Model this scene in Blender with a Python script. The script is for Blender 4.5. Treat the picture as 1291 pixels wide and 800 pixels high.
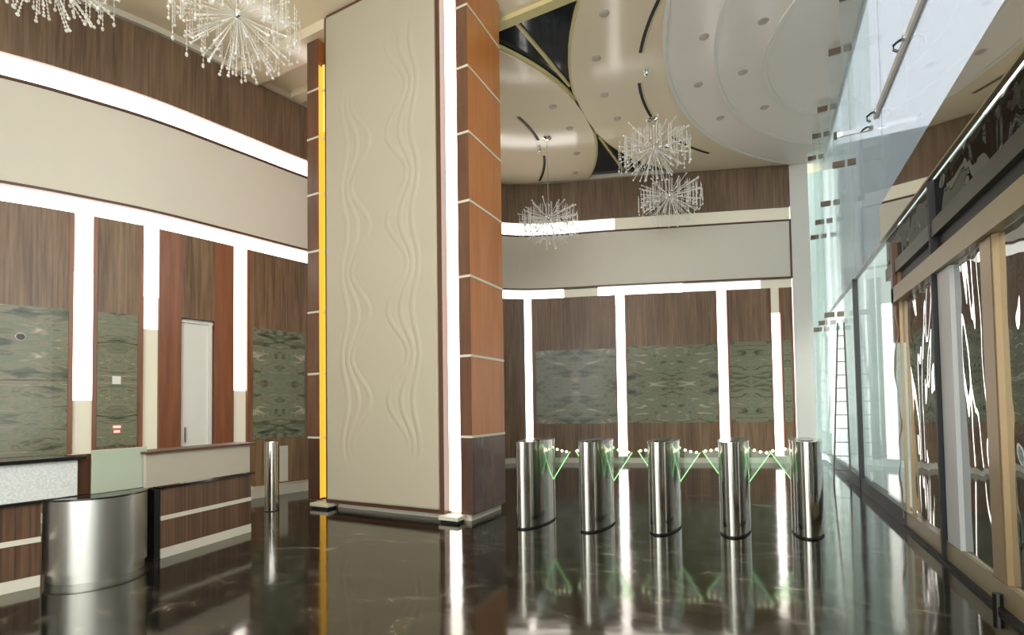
import bpy, bmesh, math, random
from mathutils import Vector, Matrix
random.seed(7)
for o in list(bpy.data.objects): bpy.data.objects.remove(o)
SC = bpy.context.scene
COL = SC.collection
R = math.radians
PI = math.pi

# ------------------------------------------------------------------ camera
cam_d = bpy.data.cameras.new('camera'); cam = bpy.data.objects.new('camera', cam_d); COL.objects.link(cam)
FPX, YAW, PIT, ROLL, CYP = 622.1, R(26.7), R(1.754), R(-0.857), 493.1
cam_d.sensor_fit = 'HORIZONTAL'; cam_d.sensor_width = 36.0
cam_d.lens = FPX / 1291 * 36.0
cam_d.shift_y = (CYP - 400) / 1291
cam_d.clip_end = 200
fw = Vector((-math.sin(YAW) * math.cos(PIT), math.cos(YAW) * math.cos(PIT), math.sin(PIT)))
r0 = Vector((math.cos(YAW), math.sin(YAW), 0)); u0 = r0.cross(fw)
rr = r0 * math.cos(ROLL) + u0 * math.sin(ROLL); uu = -r0 * math.sin(ROLL) + u0 * math.cos(ROLL)
m3 = Matrix((rr, uu, -fw)).transposed()
cam.matrix_world = Matrix.Translation((0, 0, 1.5)) @ m3.to_4x4()
SC.camera = cam

# ------------------------------------------------------------------ view + world
SC.view_settings.view_transform = 'Standard'
SC.view_settings.look = 'None'
SC.view_settings.exposure = 0.98
SC.view_settings.gamma = 1.0
SC.view_settings.use_curve_mapping = False
W = bpy.data.worlds.new('overcast_sky'); SC.world = W; W.use_nodes = True
bgn = W.node_tree.nodes['Background']
bgn.inputs[0].default_value = (0.80, 0.83, 0.82, 1); bgn.inputs[1].default_value = 3.3
STRIP_E = 2.6          # light strips
DOWN_E = 0.0

# ------------------------------------------------------------------ materials
def srgb(r, g, b):
    f = lambda c: ((c / 255 + 0.055) / 1.055) ** 2.4 if c > 10 else c / 255 / 12.92
    return (f(r), f(g), f(b), 1)
def new_mat(name):
    m = bpy.data.materials.new(name); m.use_nodes = True
    nt = m.node_tree; return m, nt, nt.nodes['Principled BSDF']
def plain(name, col, rough=0.5, metal=0.0, spec=0.5, emis=None, es=0, noise=0.06, coat=0, ior=None, nscale=6):
    m, nt, b = new_mat(name)
    tc = nt.nodes.new('ShaderNodeTexCoord'); n = nt.nodes.new('ShaderNodeTexNoise'); n.inputs['Scale'].default_value = nscale
    n.inputs['Detail'].default_value = 4
    nt.links.new(tc.outputs['Object'], n.inputs['Vector'])
    mx = nt.nodes.new('ShaderNodeMix'); mx.data_type = 'RGBA'
    mx.inputs[6].default_value = tuple(c * (1 - noise) for c in col[:3]) + (1,)
    mx.inputs[7].default_value = tuple(min(1, c * (1 + noise)) for c in col[:3]) + (1,)
    nt.links.new(n.outputs['Fac'], mx.inputs[0]); nt.links.new(mx.outputs[2], b.inputs['Base Color'])
    b.inputs['Roughness'].default_value = rough; b.inputs['Metallic'].default_value = metal
    b.inputs['Specular IOR Level'].default_value = spec
    if coat: b.inputs['Coat Weight'].default_value = coat; b.inputs['Coat Roughness'].default_value = 0.03
    if ior: b.inputs['IOR'].default_value = ior
    if emis: b.inputs['Emission Color'].default_value = emis; b.inputs['Emission Strength'].default_value = es
    return m
def wood(name, dark, light, rough=0.4, coat=0.0, sx=28, sz=0.9, accent=None):
    m, nt, b = new_mat(name)
    tc = nt.nodes.new('ShaderNodeTexCoord'); mp = nt.nodes.new('ShaderNodeMapping')
    mp.inputs['Scale'].default_value = (sx, sx, sz)
    nt.links.new(tc.outputs['Object'], mp.inputs['Vector'])
    n = nt.nodes.new('ShaderNodeTexNoise'); n.inputs['Scale'].default_value = 1.0; n.inputs['Detail'].default_value = 6; n.inputs['Roughness'].default_value = .65
    nt.links.new(mp.outputs[0], n.inputs['Vector'])
    mp2 = nt.nodes.new('ShaderNodeMapping'); mp2.inputs['Scale'].default_value = (sx * .12, sx * .12, sz * .4)
    nt.links.new(tc.outputs['Object'], mp2.inputs['Vector'])
    n2 = nt.nodes.new('ShaderNodeTexNoise'); n2.inputs['Scale'].default_value = 1.0; n2.inputs['Detail'].default_value = 3
    nt.links.new(mp2.outputs[0], n2.inputs['Vector'])
    ad = nt.nodes.new('ShaderNodeMath'); ad.operation = 'MULTIPLY_ADD'; ad.inputs[1].default_value = .65
    ml = nt.nodes.new('ShaderNodeMath'); ml.operation = 'MULTIPLY'; ml.inputs[1].default_value = .35
    nt.links.new(n2.outputs['Fac'], ml.inputs[0]); nt.links.new(n.outputs['Fac'], ad.inputs[0]); nt.links.new(ml.outputs[0], ad.inputs[2])
    cr = nt.nodes.new('ShaderNodeValToRGB')
    cr.color_ramp.elements[0].position = .34; cr.color_ramp.elements[0].color = dark
    cr.color_ramp.elements[1].position = .66; cr.color_ramp.elements[1].color = light
    if accent:
        e = cr.color_ramp.elements.new(.5); e.color = accent
    nt.links.new(ad.outputs[0], cr.inputs[0]); nt.links.new(cr.outputs[0], b.inputs['Base Color'])
    b.inputs['Roughness'].default_value = rough
    if coat: b.inputs['Coat Weight'].default_value = coat; b.inputs['Coat Roughness'].default_value = .08
    return m
def emit(name, col, s, base=(.8, .8, .8, 1)):
    m, nt, b = new_mat(name)
    b.inputs['Base Color'].default_value = base; b.inputs['Emission Color'].default_value = col; b.inputs['Emission Strength'].default_value = s
    b.inputs['Roughness'].default_value = .6
    return m
def brushed(name, col, rough=.22, sc=140):
    m, nt, b = new_mat(name)
    tc = nt.nodes.new('ShaderNodeTexCoord'); mp = nt.nodes.new('ShaderNodeMapping'); mp.inputs['Scale'].default_value = (sc, sc, sc * .01)
    n = nt.nodes.new('ShaderNodeTexNoise'); n.inputs['Scale'].default_value = 1; n.inputs['Detail'].default_value = 3
    nt.links.new(tc.outputs['Object'], mp.inputs[0]); nt.links.new(mp.outputs[0], n.inputs['Vector'])
    mr = nt.nodes.new('ShaderNodeMapRange'); mr.inputs['To Min'].default_value = rough * .7; mr.inputs['To Max'].default_value = rough * 1.3
    nt.links.new(n.outputs['Fac'], mr.inputs[0]); nt.links.new(mr.outputs[0], b.inputs['Roughness'])
    b.inputs['Base Color'].default_value = col; b.inputs['Metallic'].default_value = 1
    return m
def film_glass(name, tint, refl, bump=0.0, bscale=2.5, stretch=(1, 1, .35), rough=.0, milk=0.0, milk_col=(.8, .84, .84, 1)):
    """see-through sheet: tinted transmission mixed with a mirror coat, optional wrinkles"""
    m = bpy.data.materials.new(name); m.use_nodes = True; nt = m.node_tree; nt.nodes.clear()
    out = nt.nodes.new('ShaderNodeOutputMaterial'); tr = nt.nodes.new('ShaderNodeBsdfTransparent'); tr.inputs[0].default_value = tint
    gl = nt.nodes.new('ShaderNodeBsdfGlossy'); gl.inputs['Roughness'].default_value = rough; gl.inputs['Color'].default_value = (.95, .95, .93, 1)
    lw = nt.nodes.new('ShaderNodeLayerWeight'); lw.inputs['Blend'].default_value = .35
    mr = nt.nodes.new('ShaderNodeMapRange'); mr.inputs['To Min'].default_value = refl[0]; mr.inputs['To Max'].default_value = refl[1]
    nt.links.new(lw.outputs['Fresnel'], mr.inputs[0])
    mix = nt.nodes.new('ShaderNodeMixShader'); nt.links.new(mr.outputs[0], mix.inputs[0])
    base = tr.outputs[0]
    if milk:
        df = nt.nodes.new('ShaderNodeBsdfTranslucent'); df.inputs[0].default_value = milk_col
        d2 = nt.nodes.new('ShaderNodeBsdfDiffuse'); d2.inputs[0].default_value = milk_col
        mm = nt.nodes.new('ShaderNodeMixShader'); mm.inputs[0].default_value = .5
        nt.links.new(df.outputs[0], mm.inputs[1]); nt.links.new(d2.outputs[0], mm.inputs[2])
        m2 = nt.nodes.new('ShaderNodeMixShader'); m2.inputs[0].default_value = milk
        nt.links.new(tr.outputs[0], m2.inputs[1]); nt.links.new(mm.outputs[0], m2.inputs[2]); base = m2.outputs[0]
    nt.links.new(base, mix.inputs[1]); nt.links.new(gl.outputs[0], mix.inputs[2])
    if bump:
        tc = nt.nodes.new('ShaderNodeTexCoord'); mp = nt.nodes.new('ShaderNodeMapping'); mp.inputs['Scale'].default_value = stretch
        n = nt.nodes.new('ShaderNodeTexNoise'); n.inputs['Scale'].default_value = bscale; n.inputs['Detail'].default_value = 1.5; n.inputs['Distortion'].default_value = .6
        bp = nt.nodes.new('ShaderNodeBump'); bp.inputs['Strength'].default_value = 1; bp.inputs['Distance'].default_value = bump
        nt.links.new(tc.outputs['Object'], mp.inputs[0]); nt.links.new(mp.outputs[0], n.inputs['Vector']); nt.links.new(n.outputs['Fac'], bp.inputs['Height'])
        nt.links.new(bp.outputs[0], gl.inputs['Normal'])
    nt.links.new(mix.outputs[0], out.inputs[0])
    return m
def marble_glass(name):
    """book-matched green and rose marble behind polished glass; UV is centred on each sheet"""
    m, nt, b = new_mat(name)
    uv = nt.nodes.new('ShaderNodeUVMap'); uv.uv_map = 'UVMap'
    ab = nt.nodes.new('ShaderNodeVectorMath'); ab.operation = 'ABSOLUTE'; nt.links.new(uv.outputs[0], ab.inputs[0])
    oi = nt.nodes.new('ShaderNodeObjectInfo'); av = nt.nodes.new('ShaderNodeVectorMath'); av.operation = 'ADD'
    ml = nt.nodes.new('ShaderNodeMath'); ml.operation = 'MULTIPLY'; ml.inputs[1].default_value = 20
    nt.links.new(oi.outputs['Random'], ml.inputs[0]); cb = nt.nodes.new('ShaderNodeCombineXYZ'); nt.links.new(ml.outputs[0], cb.inputs[2])
    nt.links.new(ab.outputs[0], av.inputs[0]); nt.links.new(cb.outputs[0], av.inputs[1])
    mp = nt.nodes.new('ShaderNodeMapping'); mp.inputs['Scale'].default_value = (1.3, 4.2, 1); mp.inputs['Rotation'].default_value = (0, 0, .35)
    nt.links.new(av.outputs[0], mp.inputs[0])
    n = nt.nodes.new('ShaderNodeTexNoise'); n.inputs['Scale'].default_value = 1.6; n.inputs['Detail'].default_value = 7; n.inputs['Roughness'].default_value = .66; n.inputs['Distortion'].default_value = .7
    nt.links.new(mp.outputs[0], n.inputs['Vector'])
    cr = nt.nodes.new('ShaderNodeValToRGB'); els = cr.color_ramp.elements
    els[0].position = .3; els[0].color = srgb(44, 50, 38); els[1].position = .72; els[1].color = srgb(196, 194, 168)
    for p, c in ((.42, srgb(92, 98, 76)), (.5, srgb(136, 128, 104)), (.56, srgb(106, 118, 94)), (.62, srgb(152, 138, 114))):
        e = els.new(p); e.color = c
    nt.links.new(n.outputs['Fac'], cr.inputs[0]); nt.links.new(cr.outputs[0], b.inputs['Base Color'])
    b.inputs['Roughness'].default_value = .22; b.inputs['IOR'].default_value = 1.36
    return m
def floor_mat():
    m, nt, b = new_mat('polished_dark_marble')
    tc = nt.nodes.new('ShaderNodeTexCoord')
    n = nt.nodes.new('ShaderNodeTexNoise'); n.inputs['Scale'].default_value = 1.3; n.inputs['Detail'].default_value = 9; n.inputs['Roughness'].default_value = .7; n.inputs['Distortion'].default_value = 2.0
    mp = nt.nodes.new('ShaderNodeMapping'); mp.inputs['Scale'].default_value = (1, 1.6, 1); mp.inputs['Rotation'].default_value = (0, 0, .5)
    nt.links.new(tc.outputs['Object'], mp.inputs[0]); nt.links.new(mp.outputs[0], n.inputs['Vector'])
    cr = nt.nodes.new('ShaderNodeValToRGB'); els = cr.color_ramp.elements
    els[0].position = .32; els[0].color = (.003, .003, .003, 1); els[1].position = .72; els[1].color = (.20, .17, .12, 1)
    e = els.new(.52); e.color = (.012, .011, .008, 1); e = els.new(.6); e.color = (.035, .030, .02, 1)
    nt.links.new(n.outputs['Fac'], cr.inputs[0]); nt.links.new(cr.outputs[0], b.inputs['Base Color'])
    mr = nt.nodes.new('ShaderNodeMapRange'); mr.inputs['To Min'].default_value = .02; mr.inputs['To Max'].default_value = .17
    nt.links.new(n.outputs['Fac'], mr.inputs[0]); nt.links.new(mr.outputs[0], b.inputs['Roughness'])
    b.inputs['IOR'].default_value = 1.9; b.inputs['Specular Tint'].default_value = (1, .92, .70, 1)
    n2 = nt.nodes.new('ShaderNodeTexNoise'); n2.inputs['Scale'].default_value = 3.0; n2.inputs['Detail'].default_value = 2
    nt.links.new(tc.outputs['Object'], n2.inputs['Vector'])
    bp = nt.nodes.new('ShaderNodeBump'); bp.inputs['Distance'].default_value = .0012; nt.links.new(n2.outputs['Fac'], bp.inputs['Height'])
    nt.links.new(bp.outputs[0], b.inputs['Normal'])
    return m
M = dict(
    wood=wood('walnut_veneer', srgb(76, 54, 34), srgb(148, 116, 84), .42),
    wood_red=wood('red_mahogany', srgb(112, 66, 42), srgb(150, 94, 62), .35, sx=12),
    wood_band=wood('walnut_band', srgb(88, 68, 50), srgb(140, 114, 90), .42),
    wood_trim=plain('dark_wood_edge', srgb(88, 56, 38), .4),
    pillar=wood('column_veneer', srgb(168, 100, 48), srgb(194, 122, 62), .3, coat=.25, sx=9),
    pillar_front_shade=wood('shaded_front_veneer', srgb(84, 56, 40), srgb(118, 80, 58), .35, sx=9),
    pillar_dark=wood('darkened_column_veneer', srgb(66, 42, 34), srgb(92, 60, 46), .25, coat=.4, sx=9),
    desk_wood=wood('desk_zebrano', srgb(54, 36, 26), srgb(118, 88, 66), .35, sx=34, sz=.5),
    cream=plain('cream_wall', srgb(220, 211, 194), .6, noise=.03, nscale=1.5),
    cream_panel=plain('cream_relief', srgb(178, 168, 146), .55, noise=.03, nscale=1.5),
    white=plain('white_paint', srgb(225, 222, 212), .5, noise=.02),
    offwhite=plain('pale_stone', srgb(205, 198, 180), .35, noise=.05),
    strip=emit('lit_diffuser', (1, .97, .93, 1), STRIP_E),
    strip_off=plain('unlit_diffuser', srgb(205, 198, 172), .5, noise=.02, emis=(1, .93, .75, 1), es=.12),  # unlit sections carry a faint added glow
    strip_dim=emit('dim_diffuser', (1, .94, .84, 1), .45),
    amber=emit('amber_painted_glow', (1, .60, .06, 1), .36, (.55, .28, .02, 1)),
    amber_hot=emit('pale_amber_painted_glare', (1, .70, .22, 1), .55, (.6, .4, .1, 1)),
    ceiling=plain('glossy_beige_ceiling', srgb(228, 214, 184), .12, noise=.03, nscale=.7),
    soffit=plain('beige_soffit', srgb(232, 216, 186), .13, noise=.03, nscale=.7),
    tray=plain('pale_ceiling_tray', srgb(232, 224, 212), .2, noise=.03, nscale=.7),
    gold_edge=plain('gilded_edge', srgb(206, 190, 134), .35),
    blue=plain('dark_blue_glass', srgb(26, 36, 44), .08, noise=.9, nscale=2.2, ior=1.5),
    black=plain('matt_black', (.006, .006, .006, 1), .5),
    black_gloss=plain('gloss_black', (.012, .011, .010, 1), .12),
    floor=floor_mat(), marble=marble_glass('green_marble_glass'),
    steel=brushed('brushed_steel', (.60, .59, .55, 1), .16),
    steel_dark=brushed('dark_steel', (.30, .30, .28, 1), .3),
    drum=brushed('brushed_drum_steel', (.55, .54, .50, 1), .34, 60),
    chrome=plain('chrome', (.85, .85, .85, 1), .06, metal=1, noise=.01),
    mirror=plain('polished_fascia', (.82, .79, .72, 1), .03, metal=1, noise=.01),
    taupe=plain('bronze_anodised_frame', srgb(150, 136, 108), .35, metal=.3),
    darkbeam=plain('dark_bronze_beam', srgb(66, 62, 52), .35, metal=.2),
    bronze=plain('golden_bronze_stile', srgb(150, 126, 90), .3, metal=.4),
    greywhite=plain('pale_grey_stile', srgb(188, 190, 190), .4),
    brownpost=plain('brown_post', srgb(96, 62, 40), .35),
    screen=plain('frosted_green_screen', srgb(172, 180, 158), .25, noise=.02),
    granite=plain('speckled_granite', srgb(205, 205, 200), .25, noise=.35, nscale=60),
    desk_panel=plain('warm_grey_desk_panel', srgb(178, 168, 150), .35, noise=.05),
    crystal=plain('crystal_glass', (.86, .83, .76, 1), .12, spec=.8, noise=.02),
    green=emit('green_edge_light', (.1, .9, .12, 1), .9),
    dot=emit('lit_bead', (1, .95, .6, 1), 1.5),
    red=emit('red_indicator', (.9, .06, .05, 1), 1.2),
    flap=film_glass('green_tinted_flap', (.80, .90, .80, 1), (.03, .3)),
    glass=film_glass('clear_facade_glass', (.975, .985, .985, 1), (.03, .26)),
    fin=film_glass('green_glass_fin', (.95, .97, .96, 1), (.03, .2), milk=.09, milk_col=(.70, .76, .73, 1)),
    milk=film_glass('milky_clerestory_glass', (.58, .60, .63, 1), (.05, .35), milk=.35, milk_col=(.45, .47, .50, 1)),
    film=film_glass('wrinkled_film_glass', (.30, .31, .30, 1), (.42, .95), bump=.06, bscale=1.5),
    darkfilm=film_glass('dark_wrinkled_film', (.03, .03, .035, 1), (.10, .5), bump=.04, bscale=2.2, stretch=(1, 1, .8)),
    clip=plain('brown_fitting', srgb(110, 92, 74), .4),
    ext_wall=plain('pale_exterior_render', srgb(128, 142, 140), .7),
    ext_floor=plain('grey_paving', srgb(112, 122, 120), .5),
    alu=plain('worn_aluminium', srgb(88, 84, 78), .5),
)

# ------------------------------------------------------------------ mesh helpers
def nb(): return bmesh.new()
def add_box(bm, x0, x1, y0, y1, z0, z1):
    v = [bm.verts.new(p) for p in ((x0, y0, z0), (x1, y0, z0), (x1, y1, z0), (x0, y1, z0), (x0, y0, z1), (x1, y0, z1), (x1, y1, z1), (x0, y1, z1))]
    for f in ((0, 3, 2, 1), (4, 5, 6, 7), (0, 1, 5, 4), (1, 2, 6, 5), (2, 3, 7, 6), (3, 0, 4, 7)): bm.faces.new([v[i] for i in f])
    return bm
def add_prism(bm, pts, z0, z1):
    a = [bm.verts.new((x, y, z0)) for x, y in pts]; b = [bm.verts.new((x, y, z1)) for x, y in pts]
    n = len(pts)
    bm.faces.new(a[::-1]); bm.faces.new(b)
    for i in range(n): bm.faces.new((a[i], a[(i + 1) % n], b[(i + 1) % n], b[i]))
    return bm
def add_ribbon(bm, inner, outer, z0, z1):
    """closed solid between two equal-length open plan lines"""
    n = len(inner); R_ = []
    for p, q in zip(inner, outer):
        R_.append([bm.verts.new((p[0], p[1], z0)), bm.verts.new((q[0], q[1], z0)), bm.verts.new((q[0], q[1], z1)), bm.verts.new((p[0], p[1], z1))])
    for i in range(n - 1):
        a, b = R_[i], R_[i + 1]
        for k in range(4): bm.faces.new((a[k], a[(k + 1) % 4], b[(k + 1) % 4], b[k]))
    bm.faces.new(R_[0]); bm.faces.new(R_[-1][::-1])
    return bm
def add_tube(bm, pts, rad, seg=8, caps=True):
    pts = [Vector(p) for p in pts]; rings = []
    rads = rad if isinstance(rad, (list, tuple)) else [rad] * len(pts)
    for i, p in enumerate(pts):
        d = (pts[min(i + 1, len(pts) - 1)] - pts[max(i - 1, 0)]).normalized()
        a = d.cross(Vector((0, 0, 1)));
        if a.length < .05: a = d.cross(Vector((1, 0, 0)))
        a.normalize(); b = d.cross(a)
        rings.append([bm.verts.new(p + (a * math.cos(2 * PI * k / seg) + b * math.sin(2 * PI * k / seg)) * rads[i]) for k in range(seg)])
    for A, B in zip(rings, rings[1:]):
        for k in range(seg): bm.faces.new((A[k], A[(k + 1) % seg], B[(k + 1) % seg], B[k]))
    if caps: bm.faces.new(rings[0][::-1]); bm.faces.new(rings[-1])
    return bm
def add_lathe(bm, prof, cx=0, cy=0, seg=24):
    rings = []
    for r, z in prof: rings.append([bm.verts.new((cx + r * math.cos(2 * PI * k / seg), cy + r * math.sin(2 * PI * k / seg), z)) for k in range(seg)])
    for A, B in zip(rings, rings[1:]):
        for k in range(seg): bm.faces.new((A[k], A[(k + 1) % seg], B[(k + 1) % seg], B[k]))
    bm.faces.new(rings[0][::-1]); bm.faces.new(rings[-1])
    return bm
def add_ball(bm, c, r, sub=1):
    bmesh.ops.create_icosphere(bm, subdivisions=sub, radius=r, matrix=Matrix.Translation(c)); return bm
def obj(name, bm, mat, parent=None, smooth=False, bevel=0, origin=None):
    bmesh.ops.recalc_face_normals(bm, faces=bm.faces)
    if origin is not None: bmesh.ops.translate(bm, verts=bm.verts, vec=-Vector(origin))
    me = bpy.data.meshes.new(name); bm.to_mesh(me); bm.free()
    me.materials.append(mat)
    if smooth:
        for p in me.polygons: p.use_smooth = True
    o = bpy.data.objects.new(name, me); COL.objects.link(o)
    if origin is not None: o.location = origin
    if parent is not None: o.parent = parent
    if bevel:
        b = o.modifiers.new('bevel', 'BEVEL'); b.width = bevel; b.segments = 2; b.limit_method = 'ANGLE'
    return o
def smooth_angle(o, deg=40):
    me = o.data
    for p in me.polygons: p.use_smooth = True
    b = bmesh.new(); b.from_mesh(me)
    for e in b.edges:
        if len(e.link_faces) == 2 and e.calc_face_angle() > R(deg): e.smooth = False
    b.to_mesh(me); b.free()
def tag(o, label, cat, group=None):
    o['label'] = label; o['category'] = cat
    if group: o['group'] = group
    return o
def thing(name, label, cat, loc=(0, 0, 0), rz=0, group=None):
    o = bpy.data.objects.new(name, None); COL.objects.link(o); o.location = loc; o.rotation_euler = (0, 0, rz); o.empty_display_size = .1
    return tag(o, label, cat, group)
def struct(name, bm, mat, parent=None, **k):
    o = obj(name, bm, mat, parent, **k)
    if parent is None: o['kind'] = 'structure'
    return o

# ------------------------------------------------------------------ curved wall line (plan), from near left round to far right
CP = [(-12.6, -2.6), (-11.6, -.9), (-10.25, 1.0), (-9.1, 2.8), (-8.7, 3.6), (-8.4, 4.4), (-8.15, 5.6), (-7.9, 6.85), (-7.35, 8.8), (-6.7, 10.6), (-5.65, 11.92), (-3.27, 12.76), (-.84, 13.6), (.8, 14.17)]
def catmull(P, k=12):
    out = []
    for i in range(len(P) - 1):
        p0 = P[max(i - 1, 0)]; p1 = P[i]; p2 = P[i + 1]; p3 = P[min(i + 2, len(P) - 1)]
        for j in range(k):
            t = j / k
            out.append(tuple(.5 * ((2 * p1[a]) + (-p0[a] + p2[a]) * t + (2 * p0[a] - 5 * p1[a] + 4 * p2[a] - p3[a]) * t * t + (-p0[a] + 3 * p1[a] - 3 * p2[a] + p3[a]) * t ** 3) for a in (0, 1)))
    out.append(P[-1]); return out
LINE = catmull(CP)
CUM = [0]
for a, b in zip(LINE, LINE[1:]): CUM.append(CUM[-1] + math.dist(a, b))
STOT = CUM[-1]
def at(s, off=0):
    s = max(0, min(STOT - 1e-6, s))
    i = max(k for k in range(len(CUM) - 1) if CUM[k] <= s)
    t = (s - CUM[i]) / (CUM[i + 1] - CUM[i]); a, b = LINE[i], LINE[i + 1]
    x, y = a[0] + (b[0] - a[0]) * t, a[1] + (b[1] - a[1]) * t
    # smoothed direction
    i0, i1 = max(0, i - 1), min(len(LINE) - 1, i + 2)
    dx, dy = LINE[i1][0] - LINE[i0][0], LINE[i1][1] - LINE[i0][1]; L = math.hypot(dx, dy)
    return (x + dy / L * off, y - dx / L * off)
def S(x, y):
    best = None
    for i in range(len(LINE) - 1):
        a, b = LINE[i], LINE[i + 1]; dx, dy = b[0] - a[0], b[1] - a[1]; L2 = dx * dx + dy * dy
        t = max(0, min(1, ((x - a[0]) * dx + (y - a[1]) * dy) / L2)); d = math.hypot(x - a[0] - dx * t, y - a[1] - dy * t)
        if best is None or d < best[0]: best = (d, CUM[i] + t * math.sqrt(L2))
    return best[1]
def curved(s0, s1, z0, z1, o0, o1, bm=None, step=.16):
    n = max(1, int((s1 - s0) / step)); ss = [s0 + (s1 - s0) * k / n for k in range(n + 1)]
    return add_ribbon(bm or nb(), [at(s, o0) for s in ss], [at(s, o1) for s in ss], z0, z1)

CZ = 7.6            # ceiling height
# ------------------------------------------------------------------ shell
struct('floor', add_box(nb(), -13.5, 1.5, -3.5, 15.2, -.12, 0), M['floor'])
struct('ceiling', add_box(nb(), -13.5, 1.62, -3.5, 15.2, CZ, CZ + .2), M['ceiling'])
struct('wall_left', curved(0, STOT, 0, CZ, -.30, -.09), M['cream'])
struct('wall_rear_blocker', add_box(nb(), -13.4, -4.5, -3.5, -3.3, 0, CZ), M['cream'])  # unseen part-width wall, added to block light on the left side
struct('trim_1', curved(0, STOT, 6.44, 7.5, -.085, .0), M['wood_band'])
struct('trim_2', curved(0, STOT, 7.5, CZ - .002, -.085, .07), M['offwhite'])
cb = struct('wall_upper', curved(0, STOT, 4.66, 6.06, -.085, .02), M['cream'])
for z in (4.615, 6.065): struct('edge_trim', curved(0, STOT, z, z + .04, -.085, .03), M['wood_trim'], cb)
struct('edge_trim', curved(STOT - .045, STOT - .005, 4.66, 6.06, .021, .035), M['wood_trim'], cb)
struct('baseboard_back', curved(0, STOT, 0, .13, -.085, .05), M['offwhite'])
struct('baseboard_left', curved(S(-8.2, 5.3), S(-7.55, 8.1), 0, .15, .052, .42), M['offwhite'])
struct('wall_right_end', add_box(nb(), .80, 1.20, 14.15, 14.45, 0, CZ), M['white'])

def light_strip(label, s0, s1, z0, z1, segs, vertical, group, foot=False):
    c = at((s0 + s1) / 2, -.05)
    t = thing('light_strip', label, 'light strip', (c[0], c[1], z0), 0, group)
    lo = Vector((c[0], c[1], z0))
    for a, b, kind in segs:
        bm = curved(s0, s1, z0 + (z1 - z0) * a, z0 + (z1 - z0) * b, -.085, -.05) if vertical else curved(s0 + (s1 - s0) * a, s0 + (s1 - s0) * b, z0, z1, -.085, -.05)
        o = obj({'strip': 'lit_diffuser', 'strip_dim': 'dim_diffuser', 'strip_off': 'unlit_diffuser'}[kind], bm, M[kind], origin=lo); o.location = (0, 0, 0); o.parent = t
    if foot:
        o = obj('foot', curved(s0 - .03, s1 + .03, z0 - .03, z0 + .02, .053, .15), M['offwhite'], origin=lo); o.location = (0, 0, 0); o.parent = t
    return t
cuts = [((-8.765, 3.47), (-8.68, 3.66)), ((-8.475, 4.22), (-8.405, 4.40)), ((-8.18, 5.49), (-8.13, 5.70)), ((-7.45, 8.4), (-7.4, 8.6)), ((-5.60, 11.94), (-5.42, 12.0)),
        ((-3.32, 12.73), (-3.11, 12.81)), ((-.93, 13.57), (-.71, 13.65)), ((.30, 14.0), (.50, 14.07))]
cs = [(S(*a), S(*b)) for a, b in cuts]
vl = ['vertical light strip just left of the narrow marble panel, dull at its foot',
      'vertical light strip just left of the white door, glowing only near its top',
      'vertical light strip between the white door and the column, lit most of the way down',
      None,
      'tall white light strip on the back wall right beside the column',
      'tall white light strip on the back wall just left of the middle steel gate',
      'tall white light strip on the back wall just left of the fourth steel gate',
      'tall white light strip on the back wall nearest the glass facade']
vsegs = [[(0, .36, 'strip_off'), (.36, .8, 'strip'), (.8, 1, 'strip_dim')], [(0, .62, 'strip_off'), (.62, .74, 'strip_dim'), (.74, 1, 'strip')], [(0, .40, 'strip_off'), (.40, 1, 'strip')], None,
         [(0, 1, 'strip')], [(0, 1, 'strip')], [(0, 1, 'strip')], [(0, .85, 'strip'), (.85, 1, 'strip_off')]]
for k in range(8):
    if vl[k]: light_strip(vl[k], cs[k][0], cs[k][1], .16, 4.395, vsegs[k], True, 'vertical light strips of the panelled wall', foot=True)
sx = lambda x, y: (S(x, y)) / STOT
light_strip('lower horizontal light strip running round the wall under the cream band', 0, STOT, 4.40, 4.61,
            [(0, sx(-4.6, 12.29), 'strip'), (sx(-4.6, 12.29), sx(-3.75, 12.59), 'strip_off'), (sx(-3.75, 12.59), sx(-1.7, 13.3), 'strip'), (sx(-1.7, 13.3), sx(.1, 13.93), 'strip_dim'), (sx(.1, 13.93), 1, 'strip_off')], False, 'horizontal light strips')
light_strip('upper horizontal light strip running round the wall between cream band and brown band', 0, STOT, 6.11, 6.435,
            [(0, sx(-4.2, 12.43), 'strip'), (sx(-4.2, 12.43), sx(-3.3, 12.75), 'strip_dim'), (sx(-3.3, 12.75), 1, 'strip_off')], False, 'horizontal light strips')

def uv_curved(name, s0, s1, z0, z1, off, parent, label=None):
    n = max(2, int((s1 - s0) / .16)); ss = [s0 + (s1 - s0) * k / n for k in range(n + 1)]
    bm = add_ribbon(nb(), [at(s, off - .012) for s in ss], [at(s, off) for s in ss], z0, z1)
    uvl = bm.loops.layers.uv.new('UVMap'); sm = (s0 + s1) / 2; zm = (z0 + z1) / 2
    for f in bm.faces:
        for l in f.loops: l[uvl].uv = (S(l.vert.co.x, l.vert.co.y) - sm, l.vert.co.z - zm)
    o = obj(name, bm, M['marble'], parent)
    if label: o['label'] = label
    return o
def wood_panel(label, s0, s1, insets, mat='wood'):
    t = thing('wood_panel', label, 'wall panel', (0, 0, 0), 0, 'walnut panels of the curved wall')
    c = at((s0 + s1) / 2, 0); t.location = (c[0], c[1], .14)
    ch = [obj('board', curved(s0 + .004, s1 - .004, .14, 4.385, -.085, .0), M[mat])]
    for e0, e1 in ((s0 + .002, s0 + .05), (s1 - .05, s1 - .002)): ch.append(obj('edge_board', curved(e0, e1, .14, 4.386, -.03, .006, step=1), M['wood_red']))
    for a, b, z0, z1 in insets: ch.append(uv_curved('marble_inset', S(*a), S(*b), z0, z1, .014, None))
    for o in ch:
        o.parent = t; o.matrix_parent_inverse = Matrix.Translation(-Vector(t.location))
    return t
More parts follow.
